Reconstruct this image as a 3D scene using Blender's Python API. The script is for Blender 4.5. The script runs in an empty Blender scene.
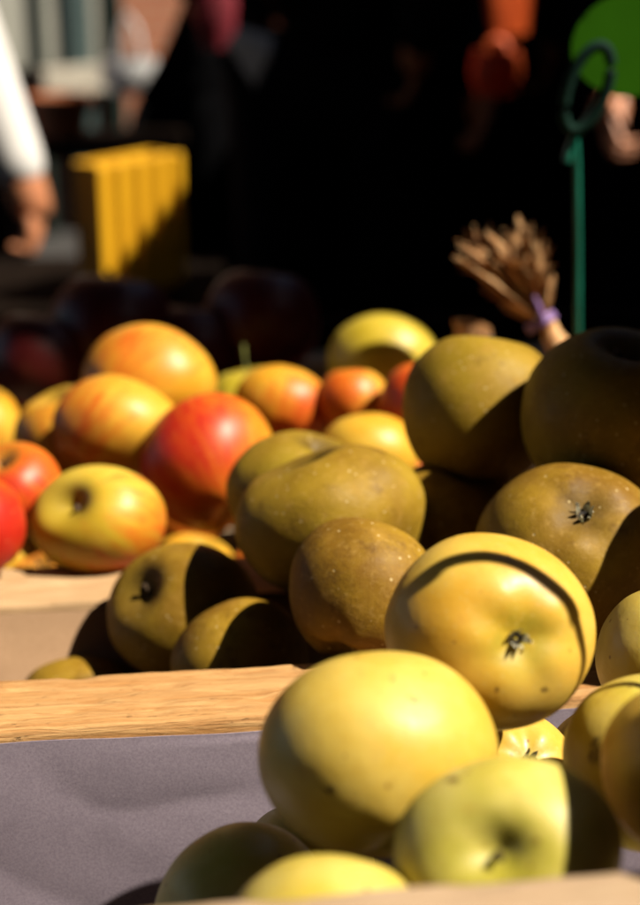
import bpy, bmesh, math, random
from mathutils import Vector, Matrix, noise
R = random.Random(11)
SC = bpy.context.scene
COL = SC.collection
F = 1500.0                       # focal length in photo pixels
PITCH = math.radians(20)
CAM = Vector((0, 0, 1.2))
RIGHT = Vector((1, 0, 0))
UP = Vector((0, math.sin(PITCH), math.cos(PITCH)))
FWD = Vector((0, math.cos(PITCH), -math.sin(PITCH)))
SUN = Vector((.585, -.155, .77)).normalized()

def at(u, v, Z):                 # point at distance Z along the optical axis
    return CAM + (RIGHT * ((u - 320) / F) + UP * ((452.5 - v) / F) + FWD) * Z
def at_y(u, v, y):
    d = RIGHT * ((u - 320) / F) + UP * ((452.5 - v) / F) + FWD
    return CAM + d * (y / d.y)
def cv(x, y, z):                 # right, up, towards the photographer -> world
    return (RIGHT * x + UP * y - FWD * z).normalized()

# ------------------------------------------------------------------ materials
ALB = .40
class NT:
    def __init__(s, name, rough=.5, spec=.5):
        s.m = bpy.data.materials.new(name); s.m.use_nodes = True
        s.t = s.m.node_tree; s.n = s.t.nodes; s.l = s.t.links
        s.b = s.n['Principled BSDF']; s.b.inputs['Roughness'].default_value = rough
        s.b.inputs['Specular IOR Level'].default_value = spec
    def add(s, typ, **kw):
        nd = s.n.new(typ)
        for k, v in kw.items(): setattr(nd, k, v)
        return nd
    def put(s, sock, v):
        if hasattr(v, 'is_linked') or hasattr(v, 'links'): s.l.new(v, sock)
        else: sock.default_value = v
    def coord(s, scale=(1, 1, 1), rot=(0, 0, 0), loc=(0, 0, 0)):
        tc = s.add('ShaderNodeTexCoord'); mp = s.add('ShaderNodeMapping')
        s.l.new(tc.outputs['Object'], mp.inputs['Vector'])
        mp.inputs['Scale'].default_value = scale; mp.inputs['Rotation'].default_value = rot
        if isinstance(loc, tuple): mp.inputs['Location'].default_value = loc
        else: s.l.new(loc, mp.inputs['Location'])
        return mp.outputs['Vector']
    def noise(s, vec, scale, detail=3, rough=.55, dist=0):
        nd = s.add('ShaderNodeTexNoise'); s.l.new(vec, nd.inputs['Vector'])
        nd.inputs['Scale'].default_value = scale; nd.inputs['Detail'].default_value = detail
        nd.inputs['Roughness'].default_value = rough; nd.inputs['Distortion'].default_value = dist
        return nd.outputs['Fac']
    def voro(s, vec, scale, feature='F1'):
        nd = s.add('ShaderNodeTexVoronoi', feature=feature); s.l.new(vec, nd.inputs['Vector'])
        nd.inputs['Scale'].default_value = scale
        return nd.outputs['Distance'], nd.outputs['Color']
    def ramp(s, fac, a, b, lo=0.0, hi=1.0, interp='SMOOTHSTEP'):   # map range
        nd = s.add('ShaderNodeMapRange', interpolation_type=interp)
        s.put(nd.inputs['Value'], fac)
        for k, v in (('From Min', a), ('From Max', b), ('To Min', lo), ('To Max', hi)): s.put(nd.inputs[k], v)
        return nd.outputs['Result']
    def math(s, op, a, b=0.0, c=0.0):
        nd = s.add('ShaderNodeMath', operation=op)
        s.put(nd.inputs[0], a); s.put(nd.inputs[1], b); s.put(nd.inputs[2], c)
        return nd.outputs[0]
    def mix(s, fac, a, b, mode='MIX'):
        nd = s.add('ShaderNodeMix', data_type='RGBA', blend_type=mode)
        s.put(nd.inputs[0], fac)
        for k, v in ((6, a), (7, b)):
            if isinstance(v, tuple): nd.inputs[k].default_value = v + ((1,) if len(v) == 3 else ())
            else: s.l.new(v, nd.inputs[k])
        return nd.outputs[2]
    def attr(s, name):
        nd = s.add('ShaderNodeAttribute', attribute_name=name); return nd
    def base(s, c):
        c = s.mix(1.0, c, (ALB, ALB, ALB), 'MULTIPLY')
        s.l.new(c, s.b.inputs['Base Color']); return s
    def bump(s, h, strength=.3, dist=.001):
        nd = s.add('ShaderNodeBump'); nd.inputs['Strength'].default_value = strength
        nd.inputs['Distance'].default_value = dist; s.l.new(h, nd.inputs['Height'])
        s.l.new(nd.outputs['Normal'], s.b.inputs['Normal']); return s

def plain(name, c, rough=.6, var=.25, scale=30, spec=.4):
    t = NT(name, rough, spec); v = t.coord()
    n = t.noise(v, scale, 4)
    t.base(t.mix(t.ramp(n, .3, .7), tuple(x * (1 - var) for x in c), tuple(min(1, x * (1 + var)) for x in c)))
    return t.m

def apple_common(t):
    """per apple position seed and stem distance attributes"""
    info = t.add('ShaderNodeObjectInfo')
    cmb = t.add('ShaderNodeCombineXYZ')
    sd = t.math('MULTIPLY', info.outputs['Random'], 37.0)
    for i in range(3): t.l.new(sd, cmb.inputs[i])
    vec = t.coord(loc=cmb.outputs[0])
    return vec, info.outputs['Random']

def mat_yellow():
    t = NT('yellow apple skin', .38, .28); v, rnd = apple_common(t)
    gr = t.attr('green').outputs['Fac']; pole = t.attr('pole').outputs['Fac']
    big = t.noise(v, 26, 4, .6); mid = t.noise(v, 110, 4, .6)
    yel = t.mix(t.ramp(big, .35, .68), (.86, .47, .040), (.92, .61, .10))
    grn = t.mix(t.ramp(big, .35, .68), (.68, .61, .09), (.90, .78, .23))
    c = t.mix(gr, yel, grn)
    # greener around both hollows
    ring = t.math('MAXIMUM', t.ramp(pole, .30, .05), t.ramp(pole, .80, .97))
    ring = t.math('MULTIPLY', ring, t.ramp(mid, .25, .7, .35, .8))
    c = t.mix(ring, c, (.40, .37, .018))
    c = t.mix(t.math('MULTIPLY', t.ramp(mid, .55, .75), .25), c, (.60, .27, .03))
    # pale fine stippling and scattered brown lenticels
    d1, _ = t.voro(v, 330); c = t.mix(t.math('MULTIPLY', t.ramp(d1, .28, .10), .30), c, (.80, .62, .22))
    d2, c2 = t.voro(v, 165)
    sep = t.add('ShaderNodeSeparateColor'); t.l.new(c2, sep.inputs[0])
    keep = t.math('GREATER_THAN', sep.outputs[0], .42)
    size = t.ramp(sep.outputs[1], 0, 1, .09, .21)
    dot = t.math('MULTIPLY', t.ramp(d2, size, t.math('MULTIPLY', size, .45)), keep)
    c = t.mix(t.math('MULTIPLY', dot, .75), c, (.26, .12, .02))
    st = t.noise(t.coord((520, 900, 160), rot=(.5, .4, .3)), 1.0, 4, .65, .6)
    c = t.mix(t.math('MULTIPLY', t.ramp(t.math('MULTIPLY', t.attr('scuff').outputs['Fac'], st), .24, .42), .8), c, (.16, .085, .02))
    # a few russet scuffs and faint bruises
    sc = t.noise(v, 18, 6, .75, 1.2); c = t.mix(t.ramp(sc, .63, .71, 0, .5), c, (.34, .19, .04))
    t.base(c); t.bump(t.math('ADD', t.noise(v, 420, 3), t.math('MULTIPLY', t.noise(v, 60, 2), 2.0)), .16, .0006)
    t.b.inputs['Subsurface Weight'].default_value = .10
    t.b.inputs['Subsurface Radius'].default_value = (1, .6, .15); t.b.inputs['Subsurface Scale'].default_value = .004
    t.l.new(t.ramp(mid, .3, .7, .36, .52), t.b.inputs['Roughness'])
    return t.m

def mat_russet():
    t = NT('russet apple skin', .55, .10); v, rnd = apple_common(t)
    gr = t.attr('green').outputs['Fac']; pole = t.attr('pole').outputs['Fac']
    big = t.noise(v, 22, 5, .62); mid = t.noise(v, 90, 5, .65)
    c = t.mix(t.ramp(big, .33, .68), (.24, .110, .012), (.47, .275, .024))
    c = t.mix(t.math('MULTIPLY', gr, t.ramp(t.noise(v, 14, 3), .3, .7, .3, 1)), c, (.43, .30, .022))
    c = t.mix(t.ramp(mid, .50, .78, 0, .5), c, (.50, .28, .045))
    c = t.mix(t.ramp(t.noise(v, 34, 5, .75), .53, .70, 0, .7), c, (.15, .070, .010))
    c = t.mix(t.ramp(t.noise(v, 260, 4, .7), .52, .70, 0, .35), c, (.60, .38, .10))
    c = t.mix(t.math('MULTIPLY', t.ramp(pole, .85, .97), .6), c, (.10, .06, .012))
    c = t.mix(t.math('MULTIPLY', t.ramp(pole, .18, .04), .7), c, (.09, .055, .012))
    d2, c2 = t.voro(v, 230)
    sep = t.add('ShaderNodeSeparateColor'); t.l.new(c2, sep.inputs[0])
    keep = t.math('GREATER_THAN', sep.outputs[0], .35)
    size = t.ramp(sep.outputs[1], 0, 1, .07, .22)
    dot = t.math('MULTIPLY', t.ramp(d2, size, t.math('MULTIPLY', size, .5)), keep)
    c = t.mix(t.math('MULTIPLY', dot, .75), c, (.78, .60, .28))
    d1, _ = t.voro(v, 420); c = t.mix(t.math('MULTIPLY', t.ramp(d1, .26, .08), .14), c, (.48, .33, .12))
    t.base(c); t.bump(t.math('ADD', t.noise(v, 420, 5, .7), t.math('MULTIPLY', dot, -.5)), .42, .0007)
    t.l.new(t.ramp(mid, .3, .7, .44, .62), t.b.inputs['Roughness'])
    return t.m

def mat_blushed():
    t = NT('blushed apple skin', .42, .20); v, rnd = apple_common(t)
    gr = t.attr('green').outputs['Fac']; pole = t.attr('pole').outputs['Fac']; bl = t.attr('blush').outputs['Fac']
    lon = t.attr('lon').outputs['Vector']
    big = t.noise(v, 24, 4, .6); mid = t.noise(v, 90, 4, .6)
    c = t.mix(t.ramp(big, .35, .68), (.86, .40, .022), (.88, .54, .06))
    c = t.mix(gr, c, t.mix(t.ramp(big, .35, .68), (.60, .50, .030), (.78, .62, .08)))
    streak = t.noise(lon, 3.2, 4, .6); fine = t.noise(lon, 9, 3, .6)
    amt = t.math('ADD', bl, t.math('MULTIPLY', t.math('SUBTRACT', streak, .5), .80))
    amt = t.math('ADD', amt, t.math('MULTIPLY', t.math('SUBTRACT', fine, .5), .45))
    amt = t.math('ADD', amt, t.math('MULTIPLY', t.math('SUBTRACT', big, .5), .7))
    c = t.mix(t.ramp(amt, .18, .70, 0, .92), c, (.82, .125, .010))
    c = t.mix(t.ramp(amt, .62, 1.15, 0, .95), c, (.62, .018, .010))
    c = t.mix(t.ramp(amt, 1.25, 1.9, 0, .95), c, (.05, .004, .005))  # near-black end, stands in for shade on the back apples
    ring = t.math('MULTIPLY', t.ramp(pole, .22, .05), .6)
    c = t.mix(ring, c, (.34, .25, .03))
    d2, c2 = t.voro(v, 170)
    c = t.mix(t.math('MULTIPLY', t.ramp(d2, .15, .06), .3), c, (.80, .55, .20))
    t.base(c); t.bump(t.noise(v, 300, 3), .1, .0006)
    t.b.inputs['Subsurface Weight'].default_value = .06
    t.b.inputs['Subsurface Radius'].default_value = (1, .5, .15); t.b.inputs['Subsurface Scale'].default_value = .004
    return t.m

def mat_wood(name, ca, cb, cc, rough=.7, axis=0, bump=.9):
    t = NT(name, rough, .25)
    def sc(a, b):
        q = [b, b, b]; q[axis] = a; return tuple(q)
    raw = t.coord()
    warp = t.noise(t.coord(sc(9, 40)), 1.0, 2)
    g = t.noise(t.coord(sc(13, 210), rot=(0, 0, .06)), 1.0, 6, .66, 1.1)
    g2 = t.noise(t.coord(sc(34, 620), rot=(0, 0, .10)), 1.0, 5, .65, 1.6)
    big = t.noise(raw, 16, 4)
    c = t.mix(t.ramp(g, .30, .70), ca, cb)
    c = t.mix(t.ramp(g2, .50, .70, 0, .65), c, cc)
    c = t.mix(t.ramp(big, .52, .72, 0, .45), c, ca)
    c = t.mix(t.ramp(t.noise(t.coord(sc(60, 900)), 1.0, 3, .6), .60, .74, 0, .5), c, tuple(min(1, x * 1.25) for x in cb))
    tear = t.noise(t.coord(sc(52, 330), rot=(0, 0, .13)), 1.0, 5, .70, 1.8)
    tm = t.math('MULTIPLY', t.ramp(tear, .625, .675), t.ramp(warp, .40, .58))
    c = t.mix(t.math('MULTIPLY', tm, .8), c, tuple(x * .36 for x in ca))
    h = t.math('SUBTRACT', t.math('ADD', t.math('MULTIPLY', g, 1.0), t.math('MULTIPLY', g2, .55)), t.math('MULTIPLY', tm, 1.1))
    t.base(c); t.bump(h, bump, .0014)
    return t.m

def mat_paper(name, ca, cb):
    t = NT(name, .85, .15); v = t.coord()
    n1 = t.noise(v, 900, 3, .7); n2 = t.noise(v, 30, 4, .6); n3 = t.noise(v, 260, 4, .7)
    c = t.mix(t.ramp(n1, .28, .72), ca, cb)
    c = t.mix(t.ramp(n2, .45, .75, 0, .35), c, tuple(x * .72 for x in ca))
    c = t.mix(t.ramp(n3, .62, .74, 0, .35), c, tuple(min(1, x * 1.35) for x in cb))
    c = t.mix(t.ramp(t.noise(v, 1500, 2, .6), .62, .72, 0, .5), c, tuple(x * .45 for x in ca))
    t.base(c); t.bump(t.math('ADD', n1, t.math('MULTIPLY', n3, .5)), .10, .0004)
    return t.m

def mat_brick(name):
    t = NT(name, .85, .2); v = t.coord(rot=(math.radians(90), 0, 0))
    b = t.add('ShaderNodeTexBrick'); t.l.new(v, b.inputs['Vector'])
    b.inputs['Color1'].default_value = (.42, .155, .075, 1); b.inputs['Color2'].default_value = (.36, .12, .06, 1)
    b.inputs['Mortar'].default_value = (.42, .30, .22, 1); b.inputs['Scale'].default_value = 4.5
    b.inputs['Mortar Size'].default_value = .015
    t.base(t.mix(t.ramp(t.noise(t.coord(), 3, 4), .35, .7, 0, .4), b.outputs['Color'], (.30, .12, .07)))
    return t.m

M = dict(
    yellow=mat_yellow(), russet=mat_russet(), blushed=mat_blushed(),
    stem=plain('apple stem', (.10, .055, .02), .7, .5, 200), greenstem=plain('green apple stem', (.22, .24, .04), .6, .3, 200),
    calyx=plain('dry calyx', (.90, .78, .52), .85, .4, 500), pit=plain('calyx pit', (.02, .013, .008), .9),
    rail=mat_wood('rough sawn orange wood', (.60, .28, .080), (.84, .50, .20), (.46, .18, .045)),
    rail_pale=mat_wood('pale crate wood', (.60, .36, .17), (.74, .50, .27), (.52, .29, .12), bump=.5),
    board=mat_wood('weathered crate wood', (.50, .33, .19), (.62, .45, .29), (.42, .26, .14), bump=.4),
    paper=mat_paper('violet grey liner paper', (.31, .255, .325), (.41, .345, .42)),
    kraft=mat_paper('brown kraft paper', (.46, .28, .155), (.55, .35, .21)),
    cloth=plain('black table cloth', (.012, .012, .014), .9, .3, 60, .1),
    husk=None, ribbon=plain('violet ribbon', (.30, .16, .44), .5, .3, 300),
    stake=plain('green plastic', (.012, .20, .13), .35, .15, 30), clip=plain('dark green plastic', (.004, .03, .02), .8, .15, 30, .08),
    card=plain('green card', (.040, .17, .005), .95, .1, 20, .02), asphalt=plain('asphalt', (.05, .048, .046), .9, .3, 40, .2),
    canopy=plain('dark canopy canvas', (.012, .02, .02), .9, .2, 8, .1), pole=plain('grey metal pole', (.2, .21, .2), .45),
    yplastic=plain('yellow plastic', (1.0, .50, .012), .45, .06, 12), brick=mat_brick('terracotta brick'),
    trim=plain('pale limestone trim', (.52, .47, .38), .8), panel=plain('pale shop panel', (.36, .36, .31), .6, .1, 4),
    housebrick=plain('dark sooty brick', (.10, .05, .035), .9, .3, 6, .1),
    gpaint=plain('grey green paint', (.05, .085, .085), .5), dgpaint=plain('dark green paint', (.004, .02, .015), .5),
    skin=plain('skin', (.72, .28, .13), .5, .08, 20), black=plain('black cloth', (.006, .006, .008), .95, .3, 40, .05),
    navy=plain('navy cloth', (.003, .004, .008), .95, .3, 40, .05), teal=plain('dark teal cloth', (.007, .016, .014), .95, .3, 40, .05),
    white=plain('white cloth', (.95, .93, .92), .9, .05, 30, .1), hair=plain('dark hair', (.012, .008, .006), .6),
    red=plain('orange red cloth', (1.0, .13, .010), .6, .1, 20), crimson=plain('crimson cloth', (.45, .03, .06), .7, .15, 20),
    orange=plain('terracotta plastic', (.55, .17, .06), .6, .15, 8), darkwood=plain('dark stained wood', (.010, .006, .004), .9, .4, 20, .03),  # near-black wood, stands in for shade on the back crate
    bagwhite=plain('white bag plastic', (.95, .95, .97), .5, .08, 14),
)
def mat_husk():
    t = NT('dry corn husk', .75, .2)
    lon = t.coord((240, 240, 40)); n = t.noise(lon, 1, 4, .6); b = t.noise(t.coord(), 50, 3)
    c = t.mix(t.ramp(n, .3, .7), (.76, .34, .11), (1.0, .66, .33))
    c = t.mix(t.ramp(b, .5, .72, 0, .6), c, (.42, .13, .035))
    t.base(c); t.bump(n, .5, .001); return t.m
M['husk'] = mat_husk()

# ------------------------------------------------------------------ builders
def link(name, bm, mat, parent=None, loc=None, smooth=True):
    me = bpy.data.meshes.new(name); bm.normal_update()
    for e in bm.edges:
        if len(e.link_faces) == 2 and e.calc_face_angle(0) > 1.0: e.smooth = False
    bm.to_mesh(me); bm.free()
    o = bpy.data.objects.new(name, me); COL.objects.link(o)
    for m in (mat if isinstance(mat, (list, tuple)) else [mat]): me.materials.append(m)
    if smooth:
        for p in me.polygons: p.use_smooth = True
    if loc is not None: o.location = loc
    if parent is not None: o.parent = parent
    return o
def tag(o, label=None, cat=None, group=None, kind=None):
    for k, v in (('label', label), ('category', cat), ('group', group), ('kind', kind)):
        if v: o[k] = v
    return o
def empty(name, loc, rz=0, **kw):
    o = bpy.data.objects.new(name, None); COL.objects.link(o); o.location = loc; o.rotation_euler = (0, 0, rz)
    o.empty_display_size = .05
    return tag(o, **kw)
def bx(bm, lo, hi, bev=0.0, mat_i=0, rot=None):
    c = [(lo[i] + hi[i]) / 2 for i in range(3)]; s = [hi[i] - lo[i] for i in range(3)]
    mtx = Matrix.Translation(c) @ (rot.to_4x4() if rot else Matrix.Identity(4)) @ Matrix.Diagonal((*s, 1))
    r = bmesh.ops.create_cube(bm, size=1, matrix=mtx)
    if bev:
        es = list({e for v in r['verts'] for e in v.link_edges})
        bmesh.ops.bevel(bm, geom=es, offset=bev, segments=2, affect='EDGES', profile=.5)
def tube(bm, pts, rad, n=10, cap=True):
    pts = [Vector(p) for p in pts]; rings = []
    ref = Vector((0, 0, 1)) if abs((pts[-1] - pts[0]).normalized().z) < .9 else Vector((1, 0, 0))
    for i, p in enumerate(pts):
        d = (pts[min(i + 1, len(pts) - 1)] - pts[max(i - 1, 0)]).normalized()
        a = d.cross(ref).normalized(); b = d.cross(a)
        r = rad[i] if isinstance(rad, (list, tuple)) else rad
        rings.append([bm.verts.new(p + (a * math.cos(2 * math.pi * k / n) + b * math.sin(2 * math.pi * k / n)) * r) for k in range(n)])
    for A, B in zip(rings, rings[1:]):
        for k in range(n): bm.faces.new((A[k], A[(k + 1) % n], B[(k + 1) % n], B[k]))
    if cap: bm.faces.new(rings[0][::-1]); bm.faces.new(rings[-1])
def plank(L, W, H, bev=.0012, rough=.0006, seed=0, cuts=60):
    """a sawn board, x along its length, origin at its centre; slightly wavy arrises"""
    bm = bmesh.new(); nx, ny, nz = cuts, 6, 6
    rows = []
    prof = []
    b = bev
    per = [(-W/2+b, -H/2), (W/2-b, -H/2), (W/2, -H/2+b), (W/2, H/2-b), (W/2-b, H/2), (-W/2+b, H/2), (-W/2, H/2-b), (-W/2, -H/2+b)]
    for i in range(len(per)):
        a, c = Vector(per[i]), Vector(per[(i + 1) % len(per)])
        n = (16 if cuts > 100 else 5) if (c - a).length > 3 * b else 1
        for k in range(n): prof.append(a.lerp(c, k / n))
    for i in range(nx + 1):
        x = -L/2 + L * i / nx; row = []
        for q in prof:
            p = Vector((x, q.x, q.y)); s = Vector((x * 14, q.x * 60, q.y * 60 + seed * 9))
            f = noise.noise(s) * rough + noise.noise(Vector((x * 90, q.x * 40, seed))) * rough * .55
            p.y += f * 1.2; p.z += noise.noise(s + Vector((31, 7, 3))) * rough + noise.noise(Vector((x * 70, q.y * 60, q.x * 90 + seed))) * rough * .6
            if cuts > 100:
                fb = noise.noise(Vector((x * 38 + q.x * 30, q.x * 300, q.y * 300 + seed))) * .00055
                tr = max(0, noise.noise(Vector((x * 46 + q.x * 60, q.x * 190 + 7, q.y * 190 + seed))) - .22) * .0032
                if abs(q.y) > H / 2 - b * 1.5: p.z += (fb - tr) * (1 if q.y > 0 else -1)
                else: p.y += (fb - tr) * (1 if q.x > 0 else -1)
            row.append(bm.verts.new(p))
        rows.append(row)
    n = len(prof)
    for A, B in zip(rows, rows[1:]):
        for k in range(n): bm.faces.new((A[k], B[k], B[(k + 1) % n], A[(k + 1) % n]))
    bm.faces.new(rows[0]); bm.faces.new(rows[-1][::-1])
    bmesh.ops.recalc_face_normals(bm, faces=bm.faces)
    return bm

# ------------------------------------------------------------------ apples
def apple(kind, label, u, v, rx, ry, Z, pole, face='stem', blush=None, amt=0.0, green=0.0, hgt=.90,
          taper=.10, lobes=.016, seed=0, stem='short', dcav=.34, dbas=.20, hi=False, group=None, name=None, lump=.03, scuff=None):
    """pole = direction (right, up, towards) that the stem (or the calyx, face='calyx') points to"""
    rr = random.Random(seed * 7 + 3)
    nt, nphi = (88, 120) if hi else (56, 72)
    ax = cv(*pole)
    if face == 'calyx': ax = -ax
    q = ax.to_track_quat('Z', 'Y').to_matrix() @ Matrix.Rotation(rr.uniform(0, 6.28), 3, 'Z')
    off = Vector((rr.uniform(0, 50), rr.uniform(0, 50), rr.uniform(0, 50)))
    ph5 = rr.uniform(0, 6); lean = rr.uniform(-.05, .05), rr.uniform(-.05, .05)
    wc, wb = rr.uniform(.24, .30), rr.uniform(.26, .32)
    def surf(t, p):
        s, c = math.sin(t), math.cos(t)
        r = s ** .94 * (1 - taper * (0.5 - 0.5 * c) ** 1.5) if s > 1e-6 else 0
        z = hgt * c
        z -= dcav * math.exp(-(s / wc) ** 1.55) if c > 0 else 0
        z += dbas * math.exp(-(s / wb) ** 1.7) if c < 0 else 0
        k5 = math.cos(5 * p + ph5)
        if c < 0: z -= lobes * 1.6 * k5 * math.exp(-((s - .42) / .22) ** 2); r *= 1 + lobes * .5 * k5 * (-c)
        r *= 1 + lobes * .35 * math.cos(5 * p + ph5) + .018 * math.cos(2 * p + ph5)
        d = Vector((r * math.cos(p), r * math.sin(p), z))
        w = min(1, s * 2.2)
        d *= 1 + lump * w * noise.noise(d * 1.1 + off) + lump * .4 * w * noise.noise(d * 2.6 + off)
        d.x += lean[0] * z; d.y += lean[1] * z
        return d
    bm = bmesh.new(); rings = []; info = []
    top = bm.verts.new(surf(0, 0)); info.append((0, 0))
    for i in range(1, nt):
        x = i / nt; t = math.pi * (x - .10 * math.sin(4 * math.pi * x) / (2)) if False else math.pi * x
        rings.append([bm.verts.new(surf(t, 2 * math.pi * k / nphi)) for k in range(nphi)])
        info += [(t, 2 * math.pi * k / nphi) for k in range(nphi)]
    bot = bm.verts.new(surf(math.pi, 0)); info.append((math.pi, 0))
    for k in range(nphi):
        bm.faces.new((top, rings[0][k], rings[0][(k + 1) % nphi])); bm.faces.new((bot, rings[-1][(k + 1) % nphi], rings[-1][k]))
    for A, B in zip(rings, rings[1:]):
        for k in range(nphi): bm.faces.new((A[k], B[k], B[(k + 1) % nphi], A[(k + 1) % nphi]))
    # turn it, then fit its breadth and height as seen to the measured ones
    for w in bm.verts: w.co = q @ w.co
    ex = [(min(w.co.dot(a) for w in bm.verts), max(w.co.dot(a) for w in bm.verts)) for a in (RIGHT, UP, FWD)]
    hx, hy = rx * Z / F, ry * Z / F
    tgt = (hx, hy, (hx * hy) ** .5 * (ex[2][1] - ex[2][0]) / math.sqrt((ex[0][1] - ex[0][0]) * (ex[1][1] - ex[1][0])))
    B3 = Matrix((RIGHT, UP, FWD))
    sc = Matrix.Diagonal([2 * tgt[i] / (ex[i][1] - ex[i][0]) for i in range(3)])
    T = B3.transposed() @ sc @ B3
    cen = B3.transposed() @ Vector([(ex[i][0] + ex[i][1]) / 2 for i in range(3)])
    def fit(p): return T @ (p - cen)
    for w in bm.verts: w.co = fit(w.co)
    o = link(name or kind + '_apple', bm, M[kind], loc=at(u, v, Z))
    me = o.data
    nm = {'pole': [], 'green': [], 'blush': [], 'scuff': []}; lon = []
    bd = cv(*blush) if blush else None
    n0 = [p.vector.copy() for p in me.vertex_normals] if hasattr(me, 'vertex_normals') else [w.normal for w in me.vertices]
    for i, (t, p) in enumerate(info):
        nm['pole'].append(t / math.pi); nm['green'].append(green)
        d = (q @ Vector((math.sin(t) * math.cos(p), math.sin(t) * math.sin(p), math.cos(t)))).dot(bd) if bd else 0
        nm['blush'].append(amt * (.5 + .62 * d) if bd else -1.0)
        sv = 0
        if scuff:
            w_ = me.vertices[i].co + o.location - CAM; zz = w_.dot(FWD); uu, vv = 320 + F * w_.dot(RIGHT) / zz, 452.5 - F * w_.dot(UP) / zz
            if me.vertices[i].co.dot(FWD) < 0: sv = max(math.exp(-((uu - a) / c_) ** 2 - ((vv - b) / d_) ** 2) for a, b, c_, d_ in scuff)
        nm['scuff'].append(sv)
        lon += [math.cos(p) * 1.6 + off.x, math.sin(p) * 1.6 + off.y, t * .35 + off.z]
    for k, vals in nm.items():
        a = me.attributes.new(k, 'FLOAT', 'POINT'); a.data.foreach_set('value', vals)
    a = me.attributes.new('lon', 'FLOAT_VECTOR', 'POINT'); a.data.foreach_set('vector', lon)
    tag(o, label, 'apple', group)
    S = (hx * hy) ** .5
    if stem:
        b0 = surf(0, 0); L = {'short': .30, 'long': .62, 'stub': .16}[stem]
        bend = Vector((rr.uniform(-.12, .12), rr.uniform(-.12, .12), 0))
        pts = [b0 + Vector((0, 0, -.05)) , b0 + Vector((0, 0, L * .5)) + bend * .4, b0 + Vector((0, 0, L)) + bend]
        bs = bmesh.new(); tube(bs, [fit(q @ p) for p in pts], [S * .032, S * .026, S * .042], 9)
        link('stem', bs, M['greenstem'] if stem == 'long' else M['stem'], o)
    if face == 'calyx':
        b1 = surf(math.pi, 0); bc = bmesh.new()
        for k in range(7):
            a = k * 2 * math.pi / 7 + rr.uniform(-.25, .25); ca, sa = math.cos(a), math.sin(a); W = Vector((-sa, ca, 0)) * rr.uniform(.022, .038)
            rad = rr.uniform(.075, .125)
            prof = [(.03, .03), (.07, -.03), (rad * .8, -.10 - rr.uniform(0, .03)), (rad, -.13 - rr.uniform(-.03, .05))]
            L_, R_ = [], []
            for j, (r_, z_) in enumerate(prof):
                wd = W * (1, 1.1, .7, .12)[j]; cpt = b1 + Vector((ca * r_, sa * r_, z_ + .0))
                L_.append(bc.verts.new(fit(q @ (cpt + wd)))); R_.append(bc.verts.new(fit(q @ (cpt - wd + Vector((0, 0, .02))))))
            for j in range(3): bc.faces.new((L_[j], L_[j + 1], R_[j + 1], R_[j]))
        r = bmesh.ops.solidify(bc, geom=bc.faces[:], thickness=S * .012)
        cal = link('calyx', bc, M['calyx'], o)
        bp = bmesh.new(); n = 14
        for (r_, z_) in ((.10, -.012), (.055, -.03)):
            pass
        c0 = bp.verts.new(fit(q @ (b1 + Vector((0, 0, .03)))))
        ring = [bp.verts.new(fit(q @ (b1 + Vector((math.cos(k * 6.2832 / n) * .055, math.sin(k * 6.2832 / n) * .055, -.020))))) for k in range(n)]
        ring2 = [bp.verts.new(fit(q @ (b1 + Vector((math.cos(k * 6.2832 / n) * .03, math.sin(k * 6.2832 / n) * .03, -.018))))) for k in range(n)]
        for k in range(n):
            bp.faces.new((ring[k], ring[(k + 1) % n], ring2[(k + 1) % n], ring2[k])); bp.faces.new((ring2[k], ring2[(k + 1) % n], c0))
        link('calyx_pit', bp, M['pit'], cal)
    return o

GY, GR, GB = 'yellow apples heaped in the front crate', 'russet apples in the middle crate', 'blushed apples in the back crate'
Yk = dict(group=GY, hi=True); Rk = dict(group=GR, hi=True); Bk = dict(group=GB)
apple('yellow', 'yellow apple with its grey calyx facing the viewer and a curved thin shadow across it', 490, 632, 106, 99, 0.5301, (.24, .02, .96), 'calyx', green=.0, seed=1, scuff=((455, 690, 6, 5), (545, 690, 7, 5)), hgt=.84, lobes=.010, taper=.04, dbas=.16, stem=None, **Yk)
apple('yellow', 'big smooth yellow apple in front, leaning against the violet grey paper', 378, 754, 120, 104, 0.4831, (-.25, .80, -.5), green=.35, seed=2, scuff=((415, 700, 7, 5), (330, 790, 10, 8)), taper=.03, lobes=.012, stem=None, hgt=.92, lump=.02, **Yk)
apple('yellow', 'pale green apple with an open stem hollow, just behind the near board', 507, 850, 114, 92, 0.4319, (-.22, .27, .93), green=.85, seed=3, scuff=((452, 780, 12, 5),), stem='stub', hgt=.84, dcav=.27, **Yk)
apple('yellow', 'yellow green apple half hidden by the near board, at the bottom edge', 325, 962, 112, 108, 0.4208, (.1, .6, -.6), green=.65, seed=4, stem=None, **Yk)
apple('yellow', 'green apple mostly in dark shadow below the big smooth yellow apple', 243, 913, 90, 90, 0.5298, (-.4, .5, -.6), green=1.0, seed=5, stem=None, **Yk)
apple('yellow', 'small sliver of yellow green apple wedged between the paper and the shaded green apple', 308, 872, 68, 70, 0.5830, (.3, .6, -.6), green=.5, seed=6, stem=None, **Yk)
apple('yellow', 'low yellow apple with a small brown calyx, beneath the one with the curved shadow', 506, 789, 78, 78, 0.5771, (.22, .58, .78), 'calyx', green=.0, seed=7, stem=None, dbas=.14, **Yk)
apple('yellow', 'yellow apple deep in the gap right of the low apple with a small calyx', 608, 778, 66, 68, .60, (.3, .7, .3), green=.3, seed=12, stem=None, **Yk)
apple('yellow', 'yellow green apple with dark scuff streaks, between the pale green apple and the right edge', 653, 765, 90, 88, 0.52, (.2, .75, .3), green=.55, seed=8, stem=None, scuff=((597, 752, 13, 22), (612, 738, 9, 16)), **Yk)
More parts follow.
